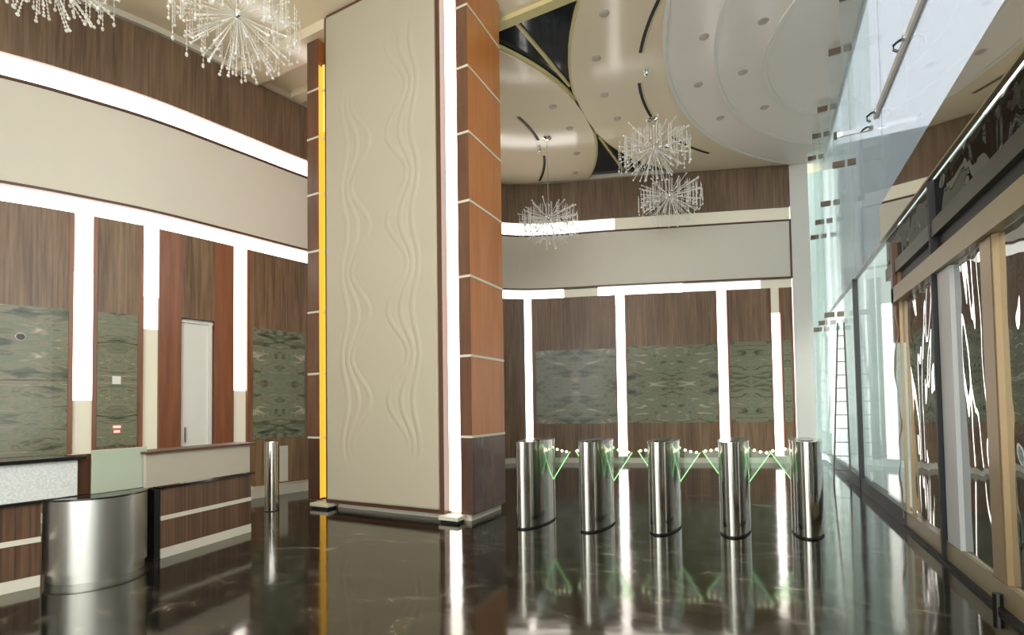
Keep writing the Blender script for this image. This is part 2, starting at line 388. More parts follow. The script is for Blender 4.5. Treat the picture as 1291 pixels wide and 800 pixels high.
wood_panel('walnut wall panel at far left behind the desk with two stacked marble sheets', 0, cs[0][0], [((-10.2, 1.0), (-8.785, 3.42), 1.965, 2.98), ((-10.2, 1.0), (-8.785, 3.42), .92, 1.95)])
wood_panel('narrow walnut wall panel with a slim green marble sheet carrying the switch', cs[0][1], cs[1][0], [((-8.655, 3.71), (-8.495, 4.15), 1.0, 2.98)])
wood_panel('walnut wall panel left of the column with a green marble sheet', cs[2][1], cs[3][0], [((-8.105, 5.8), (-7.92, 6.76), .98, 2.99)])
wood_panel('walnut wall panel on the back wall nearest the column with a marble sheet', cs[4][1], cs[5][0], [((-5.33, 12.03), (-3.35, 12.72), 1.02, 2.98)])
wood_panel('widest walnut wall panel of the back wall with a marble sheet behind the middle gates', cs[5][1], cs[6][0], [((-3.08, 12.83), (-.96, 13.56), 1.02, 3.02)])
wood_panel('walnut wall panel on the back wall behind the last two gates with a marble sheet', cs[6][1], cs[7][0], [((-.68, 13.66), (.27, 13.99), 1.02, 3.05)])
wood_panel('narrowest walnut wall panel at the right end of the back wall', cs[7][1], STOT - .02, [((.53, 14.08), (.72, 14.145), 1.02, 3.05)])
struct('wall_rear_section', curved(cs[3][1], cs[4][0], .14, 4.385, -.085, 0), M['wood'])
struct('trim_3', curved(cs[3][0], cs[3][1], .14, 4.385, -.085, -.02), M['wood_trim'])
# door bay: two smooth red boards, walnut head board, white door leaf in a frame
d0, d1 = S(-8.335, 4.70), S(-8.235, 5.18)
t = thing('wood_panel', 'reddish mahogany wall panel around the white door', 'wall panel', (0, 0, 0), 0, 'walnut panels of the curved wall')
c = at((d0 + d1) / 2); t.location = (c[0], c[1], .14)
for nm, a, b, z0, z1, mt in (('side_board', cs[1][1] + .004, d0, .14, 4.385, 'wood_red'), ('side_board', d1, cs[2][0] - .004, .14, 4.385, 'wood_red'), ('head_board', d0, d1, 3.02, 4.385, 'wood')):
    o = obj(nm, curved(a, b, z0, z1, -.085, 0), M[mt]); o.parent = t; o.matrix_parent_inverse = Matrix.Translation(-Vector(t.location))
dr = struct('door_1', curved(d0 + .01, d1 - .01, .0, 2.99, -.083, -.055), M['white'])
struct('door_frame', curved(d1 - .075, d1 - .035, .13, 2.98, -.054, -.02), M['white'], dr)
struct('door_frame', curved(d0 + .01, d1 - .01, 2.95, 2.985, -.054, -.02), M['white'], dr)
p = at(d0 + .07, -.03)
struct('door_handle', add_tube(nb(), [(p[0], p[1], 1.0), (p[0], p[1], 1.25)], .012), M['chrome'], dr)

# small fittings and one modelled reflection on the marble
def on_wall_box(name, label, cat, x, y, z, w, h, mat, off=.016, d=.018, group=None):
    s = S(x, y); o = obj(name, curved(s - w / 2, s + w / 2, z - h / 2, z + h / 2, off, off + d, step=1), M[mat]); return tag(o, label, cat, group)
on_wall_box('light_switch', 'small square white switch on the slim marble sheet', 'switch', -8.58, 3.92, 1.98, .10, .12, 'white')
s = S(-8.58, 3.93)
t = thing('indicator_light', 'small device glowing red near the foot of the slim marble sheet', 'indicator light', at(s, .014) + (1.22,))
for dz, w in ((.05, .09), (-.02, .07)):
    o = obj('red_lamp', curved(s - w / 2, s + w / 2, 1.22 + dz, 1.22 + dz + .035, .015, .03, step=1), M['red']); o.parent = t; o.matrix_parent_inverse = Matrix.Translation(-Vector(t.location))
p = at(S(-9.0, 2.99), .016)
t = thing('modelled_reflection', 'small round black reflection modelled as a disc with a pale rim on the upper marble sheet at far left', 'modelled reflection', (p[0], p[1], 2.55), math.atan2(-.4, 1))  # dark round reflection on the marble, built as a solid disc
for nm, r_, d, mt in (('rim', .055, .012, 'offwhite'), ('lens', .042, .03, 'black_gloss')):
    bm = nb(); add_tube(bm, [(0, 0, 0), (d, 0, 0)], r_, 20); obj(nm, bm, M[mt], t)
on_wall_box('wall_plate', 'upright pale rectangular plate on the dark wall left of the column', 'wall plate', -8.0, 6.35, .5, .16, .66, 'offwhite', off=.004)

# ------------------------------------------------------------------ the big column
YF = 5.47
col = thing('column', 'tall square lobby column with cream wave relief panel, wood pillars and a light strip', 'column', (-4.8, 6.0, 0))
CO = Vector((-4.8, 6.0, 0))
def cpart(name, bm, mat, parent=col, **k):
    o = obj(name, bm, mat, **k); o.parent = parent
    o.matrix_parent_inverse = Matrix.Translation(-CO) if parent is col else Matrix.Identity(4)
    return o
cpart('core', add_box(nb(), -6.16, -3.58, 5.66, 6.47, .09, CZ - .002), M['pillar_dark'])
cpart('plinth', add_box(nb(), -6.30, -3.44, 5.60, 6.43, 0, .088), M['offwhite'])
# frame round the relief
fr = nb(); X0, X1 = -5.925, -3.765
add_box(fr, X0, X0 + .07, YF - .02, 5.62, .09, CZ - .003); add_box(fr, X1 - .07, X1, YF - .02, 5.62, .09, CZ - .003)
add_box(fr, X0 + .07, X1 - .07, YF - .02, 5.62, .09, .15); add_box(fr, X0 + .07, X1 - .07, YF - .05, 5.62, CZ - .11, CZ - .003)
cpart('panel_frame', fr, M['wood_trim'])
# relief
bm = nb(); nx, nz = 210, 260; gx0, gx1, gz0, gz1 = X0 + .07, X1 - .07, .15, CZ - .05
xm = (gx0 + gx1) / 2 + .015
LN = ((.655, .058), (.50, .104), (.345, .175))
rows = []
for j in range(nz + 1):
    z = gz0 + (gz1 - gz0) * j / nz; row = []
    ph = math.cos(2 * PI * (z - 2.25) / 1.27)
    for i in range(nx + 1):
        x = gx0 + (gx1 - gx0) * i / nx; d = abs(x - xm); side = 1 if x > xm else -1; h = 0
        for q, (m_, a_) in enumerate(LN):
            lo, hi = .55 + .12 * q, (7.3 if side > 0 else 6.6) - .15 * q
            fade = max(0, min(1, (z - lo) / .6)) * max(0, min(1, (hi - z) / .8))
            e = (d - (m_ + a_ * ph))
            h += .010 * fade * math.exp(-(e / .028) ** 2) - .004 * fade * math.exp(-((e + .06) / .035) ** 2)
        row.append(bm.verts.new((x, YF - h, z)))
    rows.append(row)
for j in range(nz):
    for i in range(nx): bm.faces.new((rows[j][i], rows[j][i + 1], rows[j + 1][i + 1], rows[j + 1][i]))
rp = cpart('relief_panel', bm, M['cream_panel'], smooth=True); so = rp.modifiers.new('solid', 'SOLIDIFY'); so.thickness = .06; so.offset = -1
# pillars
GR = [1.11, 2.18, 3.24, 4.25, 5.18, 6.08, 6.92]; GL = [1.06, 2.06, 3.04, 4.01, 4.93, 5.84, 6.62]
def pillar(x0, x1, y0, y1, zt, grooves, side_name, gx):
    pl = cpart(side_name, add_box(nb(), x0, x1, y0, y1, grooves[0] + .01, zt), M['pillar'])
    lw_ = cpart('darkened_lower_section', add_box(nb(), x0, x1, y0, y1, .09, grooves[0] - .012), M['pillar_dark'])  # dark reflection at the foot is painted in as darker veneer
    cpart('front_shade_board', add_box(nb(), x0 - .002, x1 - .001, y0 - .004, y0 + .02, grooves[0] + .01, zt - .002), M['pillar_front_shade'])  # shade on the front face is painted in as darker veneer
    for z in grooves:
        b2 = nb(); e = .006
        add_box(b2, x0 - e, gx, y0 - e, y1 + e, z - .016, z + .016)
        g_ = obj('groove_strip', b2, M['offwhite']); g_.parent = pl
    return pl
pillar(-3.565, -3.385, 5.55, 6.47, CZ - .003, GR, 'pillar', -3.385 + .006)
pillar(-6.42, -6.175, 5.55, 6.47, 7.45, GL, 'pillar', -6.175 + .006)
# white strip right; amber sheets left paint in the glow on pillar wood
cpart('light_strip', add_box(nb(), -3.745, -3.585, 5.545, 5.60, .12, CZ - .004), M['strip'])
am = cpart('amber_glow_sheet', add_box(nb(), -6.168, -5.95, 5.63, 5.655, .12, 5.95), M['amber']); am['label'] = 'amber glow of strip light painted on the pillar side'
cpart('amber_glow_sheet', add_box(nb(), -6.173, -6.160, 5.555, 5.63, .12, 7.0), M['amber'])
am2 = cpart('amber_glow_sheet', add_box(nb(), -6.168, -5.95, 5.63, 5.655, 5.955, 7.05), M['amber_hot']); am2['label'] = 'pale amber glare painted at the top of the glow'
for z in GL:
    b2 = nb(); add_box(b2, -6.168, -5.95, 5.615, 5.629, z - .018, z + .018); g_ = obj('groove_strip', b2, M['offwhite']); g_.parent = am
for x0, x1 in ((-6.17, -5.80), (-3.80, -3.50)):
    cpart('foot', add_box(nb(), x0, x1, 5.36, 5.545, .035, .085), M['offwhite'], bevel=.004)
    cpart('foot_shade_block', add_box(nb(), x0 + .02, x1 - .02, 5.38, 5.545, .001, .033), M['black'])  # solid black block paints in the shade under the foot

# ------------------------------------------------------------------ reception desk
dk = thing('reception_desk', 'reception desk with zebra wood fronts, steel drum and glass screen at left', 'reception desk', (-5.7, 2.9, 0))
DO = Vector((-5.7, 2.9, 0))
def dpart(name, bm, mat, parent=dk, label=None, **k):
    o = obj(name, bm, mat, **k); o.parent = parent
    if parent is dk: o.matrix_parent_inverse = Matrix.Translation(-DO)
    if label: o['label'] = label
    return o
def skew(pts): return pts
def quad(x0, y0, x1, y1, depth, z0, z1, bm=None):
    """wall-like block: front edge (x0,y0)-(x1,y1) facing +x, going back by depth"""
    return add_prism(bm or nb(), [(x0, y0), (x1, y1), (x1 - depth, y1), (x0 - depth, y0)], z0, z1)
# right unit
a = (-5.52, 2.92); b = (-5.68, 4.04)
bd = dpart('front_body', quad(a[0], a[1], b[0], b[1], .55, .10, .71), M['desk_wood'])
dpart('gap_board', add_box(nb(), -6.05, -5.515, 2.86, 2.912, .0, .71), M['black'], label='black board standing in for the dark gap')  # black board stands in for the dark gap beside the drum
dpart('metal_band', quad(a[0] + .008, a[1], b[0] + .008, b[1], .02, .385, .43), M['offwhite'], bd)
dpart('plinth', quad(a[0] + .004, a[1], b[0] + .004, b[1], .5, 0, .098), M['offwhite'], bd)
dpart('ledge', quad(a[0] + .03, a[1] - .02, b[0] + .03, b[1] + .03, .60, .712, .73), M['black_gloss'])
dpart('upper_panel', quad(a[0] + .01, a[1] - .14, b[0] + .02, b[1] - .03, .05, .74, 1.075), M['desk_panel'])
dpart('counter_top', quad(a[0] + .04, a[1] - .16, b[0] + .05, b[1] + .04, .36, 1.078, 1.10), M['wood_trim'])
dpart('end_panel', add_box(nb(), -6.2, -5.74, 3.99, 4.02, .74, 1.075), M['desk_wood'])
# left unit
a = (-6.35, .9); b = (-5.62, 2.02)
b0 = (-5.80, 1.75)
bd = dpart('front_body', quad(-5.95, .2, -5.64, 2.02, .55, .10, .72), M['desk_wood'])
dpart('metal_band', quad(-5.942, .2, -5.632, 2.02, .02, .385, .43), M['offwhite'], bd)
dpart('plinth', quad(-5.946, .2, -5.636, 2.02, .5, 0, .098), M['offwhite'], bd)
dpart('ledge', quad(-5.90, .2, -5.60, 2.10, .6, .722, .745), M['black_gloss'])
dpart('upper_panel', quad(-5.80, .2, -5.60, 2.26, .05, .75, 1.07), M['granite'], label='speckled pale granite upper panel')
dpart('counter_top', quad(-5.76, .2, -5.56, 2.31, .40, 1.075, 1.105), M['black_gloss'])
# steel drum
CX, CYD, RD = -5.66, 2.44, .385
angs = [R(-100 + 200 * k / 40) for k in range(41)]
def arc(r): return [(CX + r * math.cos(q), CYD + r * math.sin(q)) for q in angs]
dm = dpart('steel_drum', add_prism(nb(), arc(RD), .08, .725), M['drum'], label='brushed steel half drum')
smooth_angle(dm, 30)
k_ = dpart('drum_base', add_prism(nb(), arc(RD - .02), 0, .078), M['drum'], dm); smooth_angle(k_, 30)
dpart('drum_top', add_prism(nb(), arc(RD + .01), .727, .742), M['black_gloss'], dm)
dpart('back_board', add_box(nb(), -5.80, -5.66, 2.24, 2.40, .745, 1.115), M['wood_trim'])
dpart('glass_screen', add_box(nb(), -5.60, -5.575, 2.36, 2.82, .744, 1.15), M['screen'], bevel=.003, label='frosted pale green screen')
bm = nb(); add_tube(bm, [(-5.574, 2.785, 1.03), (-5.56, 2.785, 1.03)], .009, 10); dpart('screen_stud', bm, M['chrome'])
dpart('worktop', add_box(nb(), -6.3, -5.62, 2.12, 2.92, .70, .724), M['desk_wood'])

# ------------------------------------------------------------------ steel speed gates
def lens(hl, hw, n=40):
    out = []
    for k in range(n):
        q = 2 * PI * k / n; c_, s_ = math.cos(q), math.sin(q)
        out.append((hw * (abs(c_) ** .9) * (1 if c_ > 0 else -1), hl * (abs(s_) ** 1.1) * (1 if s_ > 0 else -1)))
    return out
def speed_gate(label, loc, rz, wings):
    t = thing('speed_gate', label, 'turnstile', loc, rz, 'row of steel speed gates')
    b = obj('body', add_prism(nb(), lens(.45, .165), .022, 1.045), M['steel'], t); smooth_angle(b, 35)
    k = obj('base_seal', add_prism(nb(), lens(.445, .16), 0, .021), M['black'], t)
    c = obj('top_cap', add_prism(nb(), lens(.455, .170), 1.046, 1.062), M['steel'], t); smooth_angle(c, 35)
    bm = nb(); add_prism(bm, lens(.30, .085), 1.0625, 1.068); obj('glass_top', bm, M['black_gloss'], t)
    for sgn in wings:
        x0 = sgn * .12; x1 = sgn * .385; yb = .22
        bm = nb(); pts = [(x0, .97), (x0 + sgn * .07, .93), (x1, .90), (x0, .50)]
        v1 = [bm.verts.new((x, yb - .005, z)) for x, z in pts]; v2 = [bm.verts.new((x, yb + .005, z)) for x, z in pts]
        bm.faces.new(v1); bm.faces.new(v2[::-1])
        for i in range(4): bm.faces.new((v1[i], v1[(i + 1) % 4], v2[(i + 1) % 4], v2[i]))
        w = obj('glass_wing', bm, M['flap'], t)
        obj('green_edge', add_tube(nb(), [(x0, yb, .50), (x1, yb, .90)], .0055, 6), M['green'], w)
        for q in range(4):
            f = (q + .4) / 4; zz = .965 - .065 * (1 - (1 - f) ** 2)
            o = obj('light_bead', add_ball(nb(), (0, 0, 0), .019), M['green'] if q == 0 else M['dot'], w, smooth=True); o.location = (x0 + (x1 - x0) * f, yb - .02, zz)
    return t
GP = [(-2.63, 5.90, 0), (-1.86, 6.06, 0), (-1.075, 6.27, 0), (-.305, 6.48, 0), (.455, 6.74, 0)]
GLB = ['steel speed gate standing right beside the big column', 'second steel speed gate out from the column', 'middle steel speed gate of the row of five',
       'second steel speed gate from the glass facade', 'steel speed gate at the end of the row nearest the glass facade']
for k, (g_, lb) in enumerate(zip(GP, GLB)):
    speed_gate(lb, g_, R(-3), ([1] if k == 0 else [-1] if k == 4 else [-1, 1]))
# lone bollard left of column
t = thing('steel_bollard', 'slim polished steel post between the reception desk and the column', 'post', (-6.58, 5.02, 0))
bm = nb()
b = obj('post', add_lathe(bm, [(.10, .01), (.10, 1.01), (.095, 1.03)], seg=32), M['steel'], t); smooth_angle(b, 40)
obj('base_ring', add_lathe(nb(), [(.105, 0), (.105, .009)], seg=32), M['black'], t)

# ------------------------------------------------------------------ ceiling design
def circ(cx, cy, r, a0=0, a1=360, n=96): return [(cx + r * math.cos(R(a0 + (a1 - a0) * k / n)), cy + r * math.sin(R(a0 + (a1 - a0) * k / n))) for k in range(n + (0 if a1 - a0 == 360 else 1))]
def clip_poly(pts, xmax=None, inside=None):
    out = []
    n = len(pts)
    for i in range(n):
        p, q = pts[i], pts[(i + 1) % n]; a, b = inside(p), inside(q)
        if a >= 0: out.append(p)
        if (a >= 0) != (b >= 0):
            t_ = a / (a - b); out.append((p[0] + (q[0] - p[0]) * t_, p[1] + (q[1] - p[1]) * t_))
    return out
def back(p): return -(((p[0] + 5.65) * (-1.96) + (p[1] - 11.92) * 5.62) / 5.95) - .08   # positive inside the room, in front of the back wall
def clipped(pts, xm=1.49, ymin=-3.2):
    pts = clip_poly(pts, inside=lambda p: xm - p[0]); pts = clip_poly(pts, inside=back)
    pts = clip_poly(pts, inside=lambda p: p[0] + 7.2)
    return clip_poly(pts, inside=lambda p: p[1] - ymin)
A = (1.98, 9.72); B = (-8.036, 9.71)
struct('trim_4', add_prism(nb(), clip_poly([(-5.3, 6.83), (-1.9, 6.83), (-1.9, 13.5), (-5.3, 13.5)], inside=back), CZ - .02, CZ - .001), M['blue'])
def disc(name, c, r, z0, z1, mat, ymin=-3.2):
    return struct(name, add_prism(nb(), clipped(circ(c[0], c[1], r), ymin=ymin), z0, z1), mat)
da = disc('trim_5', A, 5.07, CZ - .12, CZ - .022, M['soffit'])
o = disc('soffit_edge', A, 5.115, CZ - .10, CZ - .035, M['gold_edge']); o.parent = da; del o['kind']
db = disc('trim_6', B, 4.95, CZ - .12, CZ - .022, M['soffit'], 6.75)
o = disc('soffit_edge', B, 4.995, CZ - .10, CZ - .035, M['gold_edge'], 6.72); o.parent = db; del o['kind']
# concentric dropped steps of the pale tray, each with a bright lip
for k, (c, r, z) in enumerate((((4.98, 9.27), 6.28, .15), ((4.245, 9.39), 4.76, .18), ((2.98, 9.65), 2.71, .21))):
    o = disc('trim_%d' % (7 + k), c, r, CZ - z, CZ - z + .03, M['tray'])
    P_ = [p for p in circ(c[0], c[1], r, 100, 260, 120) if p[0] < 1.48 and back(p) > .03]
    Q_ = [(c[0] + (p[0] - c[0]) * (r + .06) / r, c[1] + (p[1] - c[1]) * (r + .06) / r) for p in P_]
    lip = obj('step_lip', add_ribbon(nb(), P_, Q_, CZ - z - .012, CZ - z + .04), M['white'], o)
# bars across the blue glass
def bar2(name, p, q, w, z0, z1, mat, label=None):
    d = Vector((q[0] - p[0], q[1] - p[1])).normalized(); n = Vector((-d.y, d.x)) * w / 2
    o = struct(name, add_prism(nb(), [(p[0] + n.x, p[1] + n.y), (q[0] + n.x, q[1] + n.y), (q[0] - n.x, q[1] - n.y), (p[0] - n.x, p[1] - n.y)], z0, z1), mat)
    return o
bar2('trim_10', (-3.3, 6.75), (-3.07, 8.72), .05, CZ - .06, CZ - .021, M['gold_edge'])
bar2('trim_11', (-3.09, 10.72), (-3.0, 12.6), .05, CZ - .06, CZ - .021, M['gold_edge'])
bar2('trim_12', (-8.0, 5.66), (-1.7, 6.80), .001, CZ - .03, CZ - .02, M['gold_edge']) if False else None
struct('trim_12', add_box(nb(), -3.9, -1.8, 6.72, 6.88, CZ - .07, CZ - .0), M['gold_edge'])
struct('trim_13', add_box(nb(), -8.1, -5.93, 5.44, 5.86, CZ - .16, CZ - .0), M['soffit'])
struct('trim_14', add_box(nb(), -7.85, -6.43, 6.40, 6.62, CZ - .14, CZ - .0), M['soffit'])

# air slots: thin curved black grilles
def slot(label, c, r, a0, a1, z):
    P_ = circ(c[0], c[1], r, a0, a1, 20); Q_ = circ(c[0], c[1], r + .055, a0, a1, 20)
    t = thing('air_slot', label, 'air vent', (P_[10][0], P_[10][1], z), 0, 'curved air slots in the ceiling')
    o = obj('opening', add_ribbon(nb(), P_, Q_, z - .006, z + .002), M['black']); o.parent = t; o.matrix_parent_inverse = Matrix.Translation(-Vector(t.location))
    P2 = circ(c[0], c[1], r - .03, a0, a1, 20); P3 = circ(c[0], c[1], r - .015, a0, a1, 20)
    o = obj('rim', add_ribbon(nb(), P2, P3, z - .006, z + .002), M['gold_edge']); o.parent = t; o.matrix_parent_inverse = Matrix.Translation(-Vector(t.location))
ang = lambda c, p: math.degrees(math.atan2(p[1] - c[1], p[0] - c[0])) % 360
SA = (2.51, 9.79); SB = (-8.03, 9.59); ZS = CZ - .121
for lb, p, q in (('longest curved black air slot of the round ceiling disc, nearest the camera', (-1.69, 8.35), (-.6, 6.8)), ('curved black air slot in the middle of the round ceiling disc', (-1.80, 10.33), (-1.87, 9.15)),
                 ('curved black air slot on the ceiling right of the two overlapping chandeliers', (-.95, 12.55), (-1.55, 11.3))):
    slot(lb, SA, 4.385, ang(SA, p), ang(SA, q), ZS)
for lb, p, q in (('curved black air slot at the upper end of the left ceiling disc beside the column', (-4.32, 9.05), (-4.32, 10.07)), ('curved black air slot at the lower end of the left ceiling disc, above a chandelier', (-4.46, 10.77), (-5.08, 11.92))):
    a0, a1 = ang(SB, p), ang(SB, q)
    if a0 > 180: a0 -= 360
    slot(lb, SB, 3.73, a0, a1, ZS)
# downlights
DL = [((-1.97, 7.25), .12, 'nearest downlight on the beige ring of the round ceiling disc'), ((-2.37, 8.14), .12, 'second nearest downlight on the beige ring of the round ceiling disc'),
      ((-2.53, 9.19), .12, 'middle downlight on the beige ring of the round ceiling disc'), ((-2.51, 10.08), .12, 'farthest downlight on the beige ring of the round ceiling disc'),
      ((-.66, 8.44), .15, 'nearest downlight on the outermost pale ceiling step'), ((-.88, 9.68), .15, 'middle downlight on the outermost pale ceiling step'),
      ((-.59, 11.04), .15, 'far downlight on the outermost pale ceiling step'), ((.2, 8.48), .18, 'nearest downlight on the second pale ceiling step'),
      ((-.12, 9.64), .18, 'middle downlight on the second pale ceiling step'), ((.23, 11.0), .18, 'far downlight on the second pale ceiling step'),
      ((-3.55, 9.07), .12, 'nearest downlight on the left ceiling disc beside the column'), ((-3.52, 9.96), .12, 'second downlight from the column on the left ceiling disc'),
      ((-3.74, 11.04), .12, 'third downlight on the left ceiling disc, near the blue glass'), ((-4.1, 11.95), .12, 'farthest downlight on the left ceiling disc, close to the back wall')]
first = None
for (x, y), dz, lb in DL:
    if first is None:
        t = thing('downlight', lb, 'downlight', (x, y, CZ - dz), 0, 'recessed ceiling downlights')
        rim = obj('rim', add_lathe(nb(), [(.07, -.010), (.08, 0), (.045, 0)], seg=24), M['desk_panel'], t)
        lensd = obj('lens', add_lathe(nb(), [(.045, -.02), (.06, -.0125)], seg=24), M['desk_panel'], t)
        first = (t, [rim, lensd])
    else:
        r_ = first[0].copy(); COL.objects.link(r_); r_.location = (x, y, CZ - dz); r_['label'] = lb
        for c in first[1]:
            d = c.copy(); COL.objects.link(d); d.parent = r_
for (x, y), lb in (((-1.66, 8.85), 'small chrome ceiling spotlight between two black air slots of the round disc'), ((-4.45, 10.45), 'small chrome ceiling spotlight between the air slots of the left disc')):
    t = thing('ceiling_spotlight', lb, 'spotlight', (x, y, CZ - .12), 0, 'chrome ceiling spotlights')
    obj('mount', add_lathe(nb(), [(.05, -.015), (.05, -.001)], seg=20), M['chrome'], t)
    obj('head', add_ball(nb(), (0, 0, -.06), .05, 2), M['chrome'], t, smooth=True)

# ------------------------------------------------------------------ chandeliers
def arm_mesh():
    bm = nb(); add_tube(bm, [(.04, 0, 0), (.70, 0, 0)], .0042, 5)
    for k in range(9): add_ball(bm, (.34 + .042 * k, 0, 0), .0085 + .0008 * k, 1)
    add_ball(bm, (.715, 0, 0), .022, 1)
    return bm
def drop_mesh():
    bm = nb(); add_tube(bm, [(0, 0, 0), (0, 0, -.26)], .0035, 5)
    for k in range(7): add_ball(bm, (0, 0, -.03 - .035 * k), .010, 1)
    add_ball(bm, (0, 0, -.28), .020, 1)
    return bm
AM = DM = None
def chandelier(label, loc, scale=1.0, ztop=CZ - .12, n_arm=76, n_drop=90):
    global AM, DM
    t = thing('chandelier', label, 'chandelier', loc, random.random() * 3, 'crystal burst chandeliers'); t.scale = (scale,) * 3
    top = (ztop - loc[2]) / scale
    obj('ceiling_rose', add_lathe(nb(), [(.03, top - .05), (.11, top - .012), (.11, top)], seg=20), M['chrome'], t)
    obj('stem', add_tube(nb(), [(0, 0, .05), (0, 0, top - .03)], .010, 8), M['chrome'], t)
    obj('hub', add_ball(nb(), (0, 0, 0), .062, 2), M['chrome'], t, smooth=True)
    ga = PI * (3 - math.sqrt(5))
    for k in range(n_arm):
        zc = -1 + (k + .5) / n_arm * 1.5     # from straight down to a bit above level
        if AM is None: o = obj('crystal_arm', arm_mesh(), M['crystal'], t); AM = o
        else: o = AM.copy(); COL.objects.link(o); o.parent = t
        el = math.asin(max(-1, min(1, zc))); az = k * ga
        o.rotation_euler = (0, -el, az); f = random.uniform(.88, 1.06); o.scale = (f, f, f)
    for k in range(n_drop):
        if DM is None: o = obj('crystal_drop', drop_mesh(), M['crystal'], t); DM = o
        else: o = DM.copy(); COL.objects.link(o); o.parent = t
        az = k * ga * 1.7; rr_ = (.72, .60, .46)[k % 3]
        o.location = (rr_ * math.cos(az), rr_ * math.sin(az), (.10, .17, .22)[k % 3] + random.uniform(-.05, .03)); o.rotation_euler = (0, 0, az)
        o.scale = (1, 1, random.uniform(1.0, 1.9))
    return t
chandelier('crystal burst chandelier nearest the camera of the two overlapping ones right of the column', (-1.85, 10.45, 6.88), 1.0)
chandelier('crystal burst chandelier hanging lower and behind, in front of the brown band', (-1.74, 11.70, 6.3), .98)
chandelier('crystal burst chandelier just right of the column, half hidden by it', (-4.10, 10.08, 5.66), .90)
chandelier('crystal burst chandelier above the left wall, its hub high beside the ceiling beam', (-6.1, 4.14, 6.78), 1.06, ztop=CZ)
chandelier('crystal burst chandelier at the top left corner, only its lowest drops in view', (-7.35, 2.55, 6.85), 1.0, ztop=CZ)

# ------------------------------------------------------------------ glass facade on the right (plane x = 1.5)
XF = 1.53
struct('trim_15', add_box(nb(), 1.50, 1.66, -3.4, 7.30, 0, .20), M['taupe'])
struct('trim_16', add_box(nb(), 1.46, 1.50, -3.4, 7.30, 0, .03), M['black'])
struct('trim_17', add_box(nb(), 1.50, 1.62, 7.32, 14.4, 0, .19), M['black'])
struct('trim_18', add_box(nb(), 1.46, 1.62, -3.4, 7.45, 2.68, 2.86), M['taupe'])
struct('trim_19', add_box(nb(), 1.53, 1.62, -3.4, 7.60, 2.861, 3.03), M['black'])
struct('trim_20', add_box(nb(), 1.48, 1.62, -3.4, 7.80, 3.031, 3.18), M['darkbeam'])
fa = struct('trim_21', add_box(nb(), 1.47, 1.50, -3.4, 7.95, 3.60, 4.06), M['mirror'])
struct('fascia_edge', add_box(nb(), 1.465, 1.505, -3.4, 7.955, 3.58, 3.60), M['taupe'], fa)
struct('trim_22', add_box(nb(), 1.46, 1.58, 7.0, 14.4, 7.46, CZ - .001), M['offwhite'])
struct('trim_23', add_box(nb(), 1.50, 1.56, -3.4, 8.25, 5.38, 5.46), M['white'])
def pane(n, y0, y1, z0, z1, mat, x=XF, th=.012):
    return struct('window_%d' % n, add_box(nb(), x, x + th, y0, y1, z0, z1), M[mat])
pane(1, 7.36, 8.75, .19, 3.62, 'glass'); pane(2, 8.77, 10.30, .19, 3.62, 'glass'); pane(3, 10.38, 12.3, .19, 3.62, 'glass'); pane(4, 12.32, 14.3, .19, 3.62, 'glass')
pane(5, 7.98, 10.3, 3.64, 7.45, 'milk'); pane(6, 10.32, 12.3, 3.64, 7.45, 'milk'); pane(7, 12.32, 14.3, 3.64, 7.45, 'milk')
pane(8, 4.4, 7.96, 4.07, 5.38, 'milk'); pane(9, 1.0, 4.38, 4.07, 5.38, 'glass'); pane(10, -3.3, .98, 4.07, 5.38, 'glass')  # unseen near panes, here and below, made clear to admit side light
pane(11, 5.2, 7.96, 5.46, 7.58, 'milk'); pane(12, 2.2, 5.18, 5.46, 7.58, 'glass'); pane(13, -3.3, 2.18, 5.46, 7.58, 'glass')
pane(14, -3.3, 7.9, 3.181, 3.578, 'darkfilm', x=1.52)
pane(15, 5.97, 7.22, .20, 2.68, 'film', x=1.54)
# swing doors covered in film
def glass_door(n, y0, y1, st_a, st_b, lab):
    t = struct('door_%d' % n, add_box(nb(), 1.535, 1.547, y0 + .0, y1, .21, 2.67), M['film'])
    for (a, b, mt) in (st_a, st_b):
        struct('door_stile', add_box(nb(), 1.50, 1.560, a, b, .205, 2.675), M[mt], t)
    return t
glass_door(2, 4.87, 5.54, (5.54, 5.86, 'greywhite'), (4.68, 4.87, 'bronze'), '')
glass_door(3, 3.2, 4.66, (4.64, 4.655, 'bronze'), (3.1, 3.2, 'bronze'), '')
struct('door_4', add_box(nb(), 1.535, 1.547, -3.3, 3.08, .21, 2.67), M['film'])
struct('trim_24', add_box(nb(), 1.47, 1.60, 5.90, 5.945, 0.0, 3.58), M['black'])
bm = nb(); add_tube(bm, [(1.47, 4.72, .0), (1.47, 4.72, .12)], .03, 12); tag(obj('door_pivot', bm, M['black_gloss']), 'short black pivot at the foot of the golden door stile', 'door pivot')
struct('trim_25', add_box(nb(), 1.50, 1.53, 7.28, 7.31, 0, 3.18), M['bronze'])
struct('trim_26', add_box(nb(), 1.49, 1.56, 10.29, 10.37, 0, 3.63), M['black'])
struct('trim_27', add_box(nb(), 1.46, 1.60, 7.34, 7.42, 2.2, 3.40), M['brownpost'])
struct('trim_28', add_box(nb(), 1.51, 1.57, 7.34, 14.4, 3.61, 3.65), M['greywhite'])
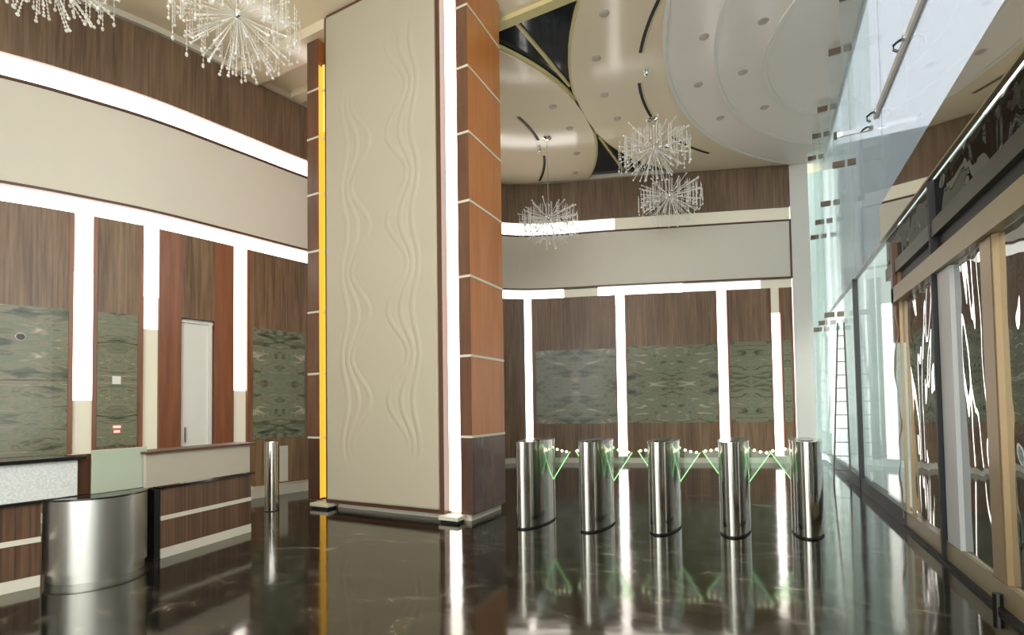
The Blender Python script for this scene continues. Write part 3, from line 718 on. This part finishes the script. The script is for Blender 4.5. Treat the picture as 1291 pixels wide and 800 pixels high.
# wrinkled strip of protective film hanging off the last post
bm = nb(); rows = []
for j in range(61):
    z = .12 + 2.5 * j / 60
    x_ = 1.455 + .012 * math.sin(z * 6) + .006 * math.sin(z * 17); y_ = 7.22 + .03 * math.sin(z * 4.3) + .015 * math.sin(z * 13 + 1)
    rows.append([bm.verts.new((x_, y_, z)), bm.verts.new((x_ + .008 * math.sin(z * 9), y_ + .06 + .02 * math.sin(z * 7), z))])
for a_, b_ in zip(rows, rows[1:]): bm.faces.new((a_[0], a_[1], b_[1], b_[0]))
o = tag(obj('protective_film', bm, M['bronze'], smooth=True), 'crinkled golden strip of film hanging on the last door post', 'film'); so = o.modifiers.new('solid', 'SOLIDIFY'); so.thickness = .004
# glass fins with patch fittings
FY = [8.35, 9.6, 11.4, 12.5, 13.6]
FLB = ['tall green glass fin of the facade nearest the camera', 'second nearest tall green glass fin of the facade', 'middle one of the tall green glass fins', 'fourth tall green glass fin, close to the back wall', 'farthest tall green glass fin beside the white wall end']
for y, lb in zip(FY, FLB):
    t = thing('glass_fin', lb, 'glass fin', (1.36, y, 0), 0, 'glass fins bracing the facade')
    z0 = 3.0 if y < 9 else .02
    if y < 9: z0 = 5.4
    elif y < 10.5: z0 = 3.68
    obj('glass_blade', add_box(nb(), -.19, .14, -.01, .01, z0, CZ - .16), M['fin'], t)
    for z in (3.2, 5.4, 7.3):
        if z >= z0 + .01:
            obj('patch_fitting', add_box(nb(), -.19, -.02, -.022, .022, z - .05, z + .05), M['clip'], t, bevel=.004)
            obj('patch_fitting', add_box(nb(), .02, .13, -.022, .022, z - .05, z + .05), M['clip'], t, bevel=.004)
# brackets on the transom
for y, lb in ((8.1, 'black hooked bracket at the far end of the white transom rail'), (6.6, 'black hooked bracket on the white transom rail above the mirror fascia')):
    t = thing('rail_bracket', lb, 'bracket', (1.50, y, 5.42), 0, 'hooked brackets of the transom rail')
    bm = nb(); add_tube(bm, [(0, 0, .0), (-.06, 0, -.02), (-.10, 0, -.05), (-.10, 0, -.10), (-.06, 0, -.13)], .014, 8); obj('hook', bm, M['black_gloss'], t)
    bm = nb(); add_tube(bm, [(0, 0, 0), (-.02, 0, 0)], .04, 12); obj('disc', bm, M['chrome'], t)
t = thing('steel_rail', 'short horizontal polished rail crossing to the facade at the end of the transom', 'rail', (1.28, 8.32, 5.3))
bm = nb(); add_box(bm, -.24, .22, -.02, .02, -.03, .03); obj('rail', bm, M['chrome'], t); bm = nb(); add_box(bm, -.24, -.20, -.03, .03, -.045, .045); obj('end_cap', bm, M['black_gloss'], t)

# ------------------------------------------------------------------ outside
struct('exterior_ground', add_box(nb(), 1.66, 14, -6, 30, -.14, -.02), M['ext_floor'])
struct('wall_exterior', add_box(nb(), 1.25, 12, 17.0, 17.3, -.02, 9), M['ext_wall'])
struct('wall_exterior_side', add_box(nb(), 9.5, 9.8, -6, 17, -.02, 7), M['ext_wall'])
# ladder
t = thing('ladder', 'tall narrow metal ladder leaning by the glass facade, right of the steel gates', 'ladder', (1.26, 10.9, 0))
H_ = 3.0
bl, br, tl, tr = Vector((-.10, -.15, .004)), Vector((.16, -.15, .004)), Vector((.10, .30, H_)), Vector((.20, .30, H_))
obj('side_rail', add_tube(nb(), [bl, tl], .015, 6), M['alu'], t); obj('side_rail', add_tube(nb(), [br, tr], .015, 6), M['alu'], t)
for k in range(1, 12):
    f = k / 12; obj('rung', add_tube(nb(), [bl.lerp(tl, f), br.lerp(tr, f)], .010, 6), M['alu'], t)
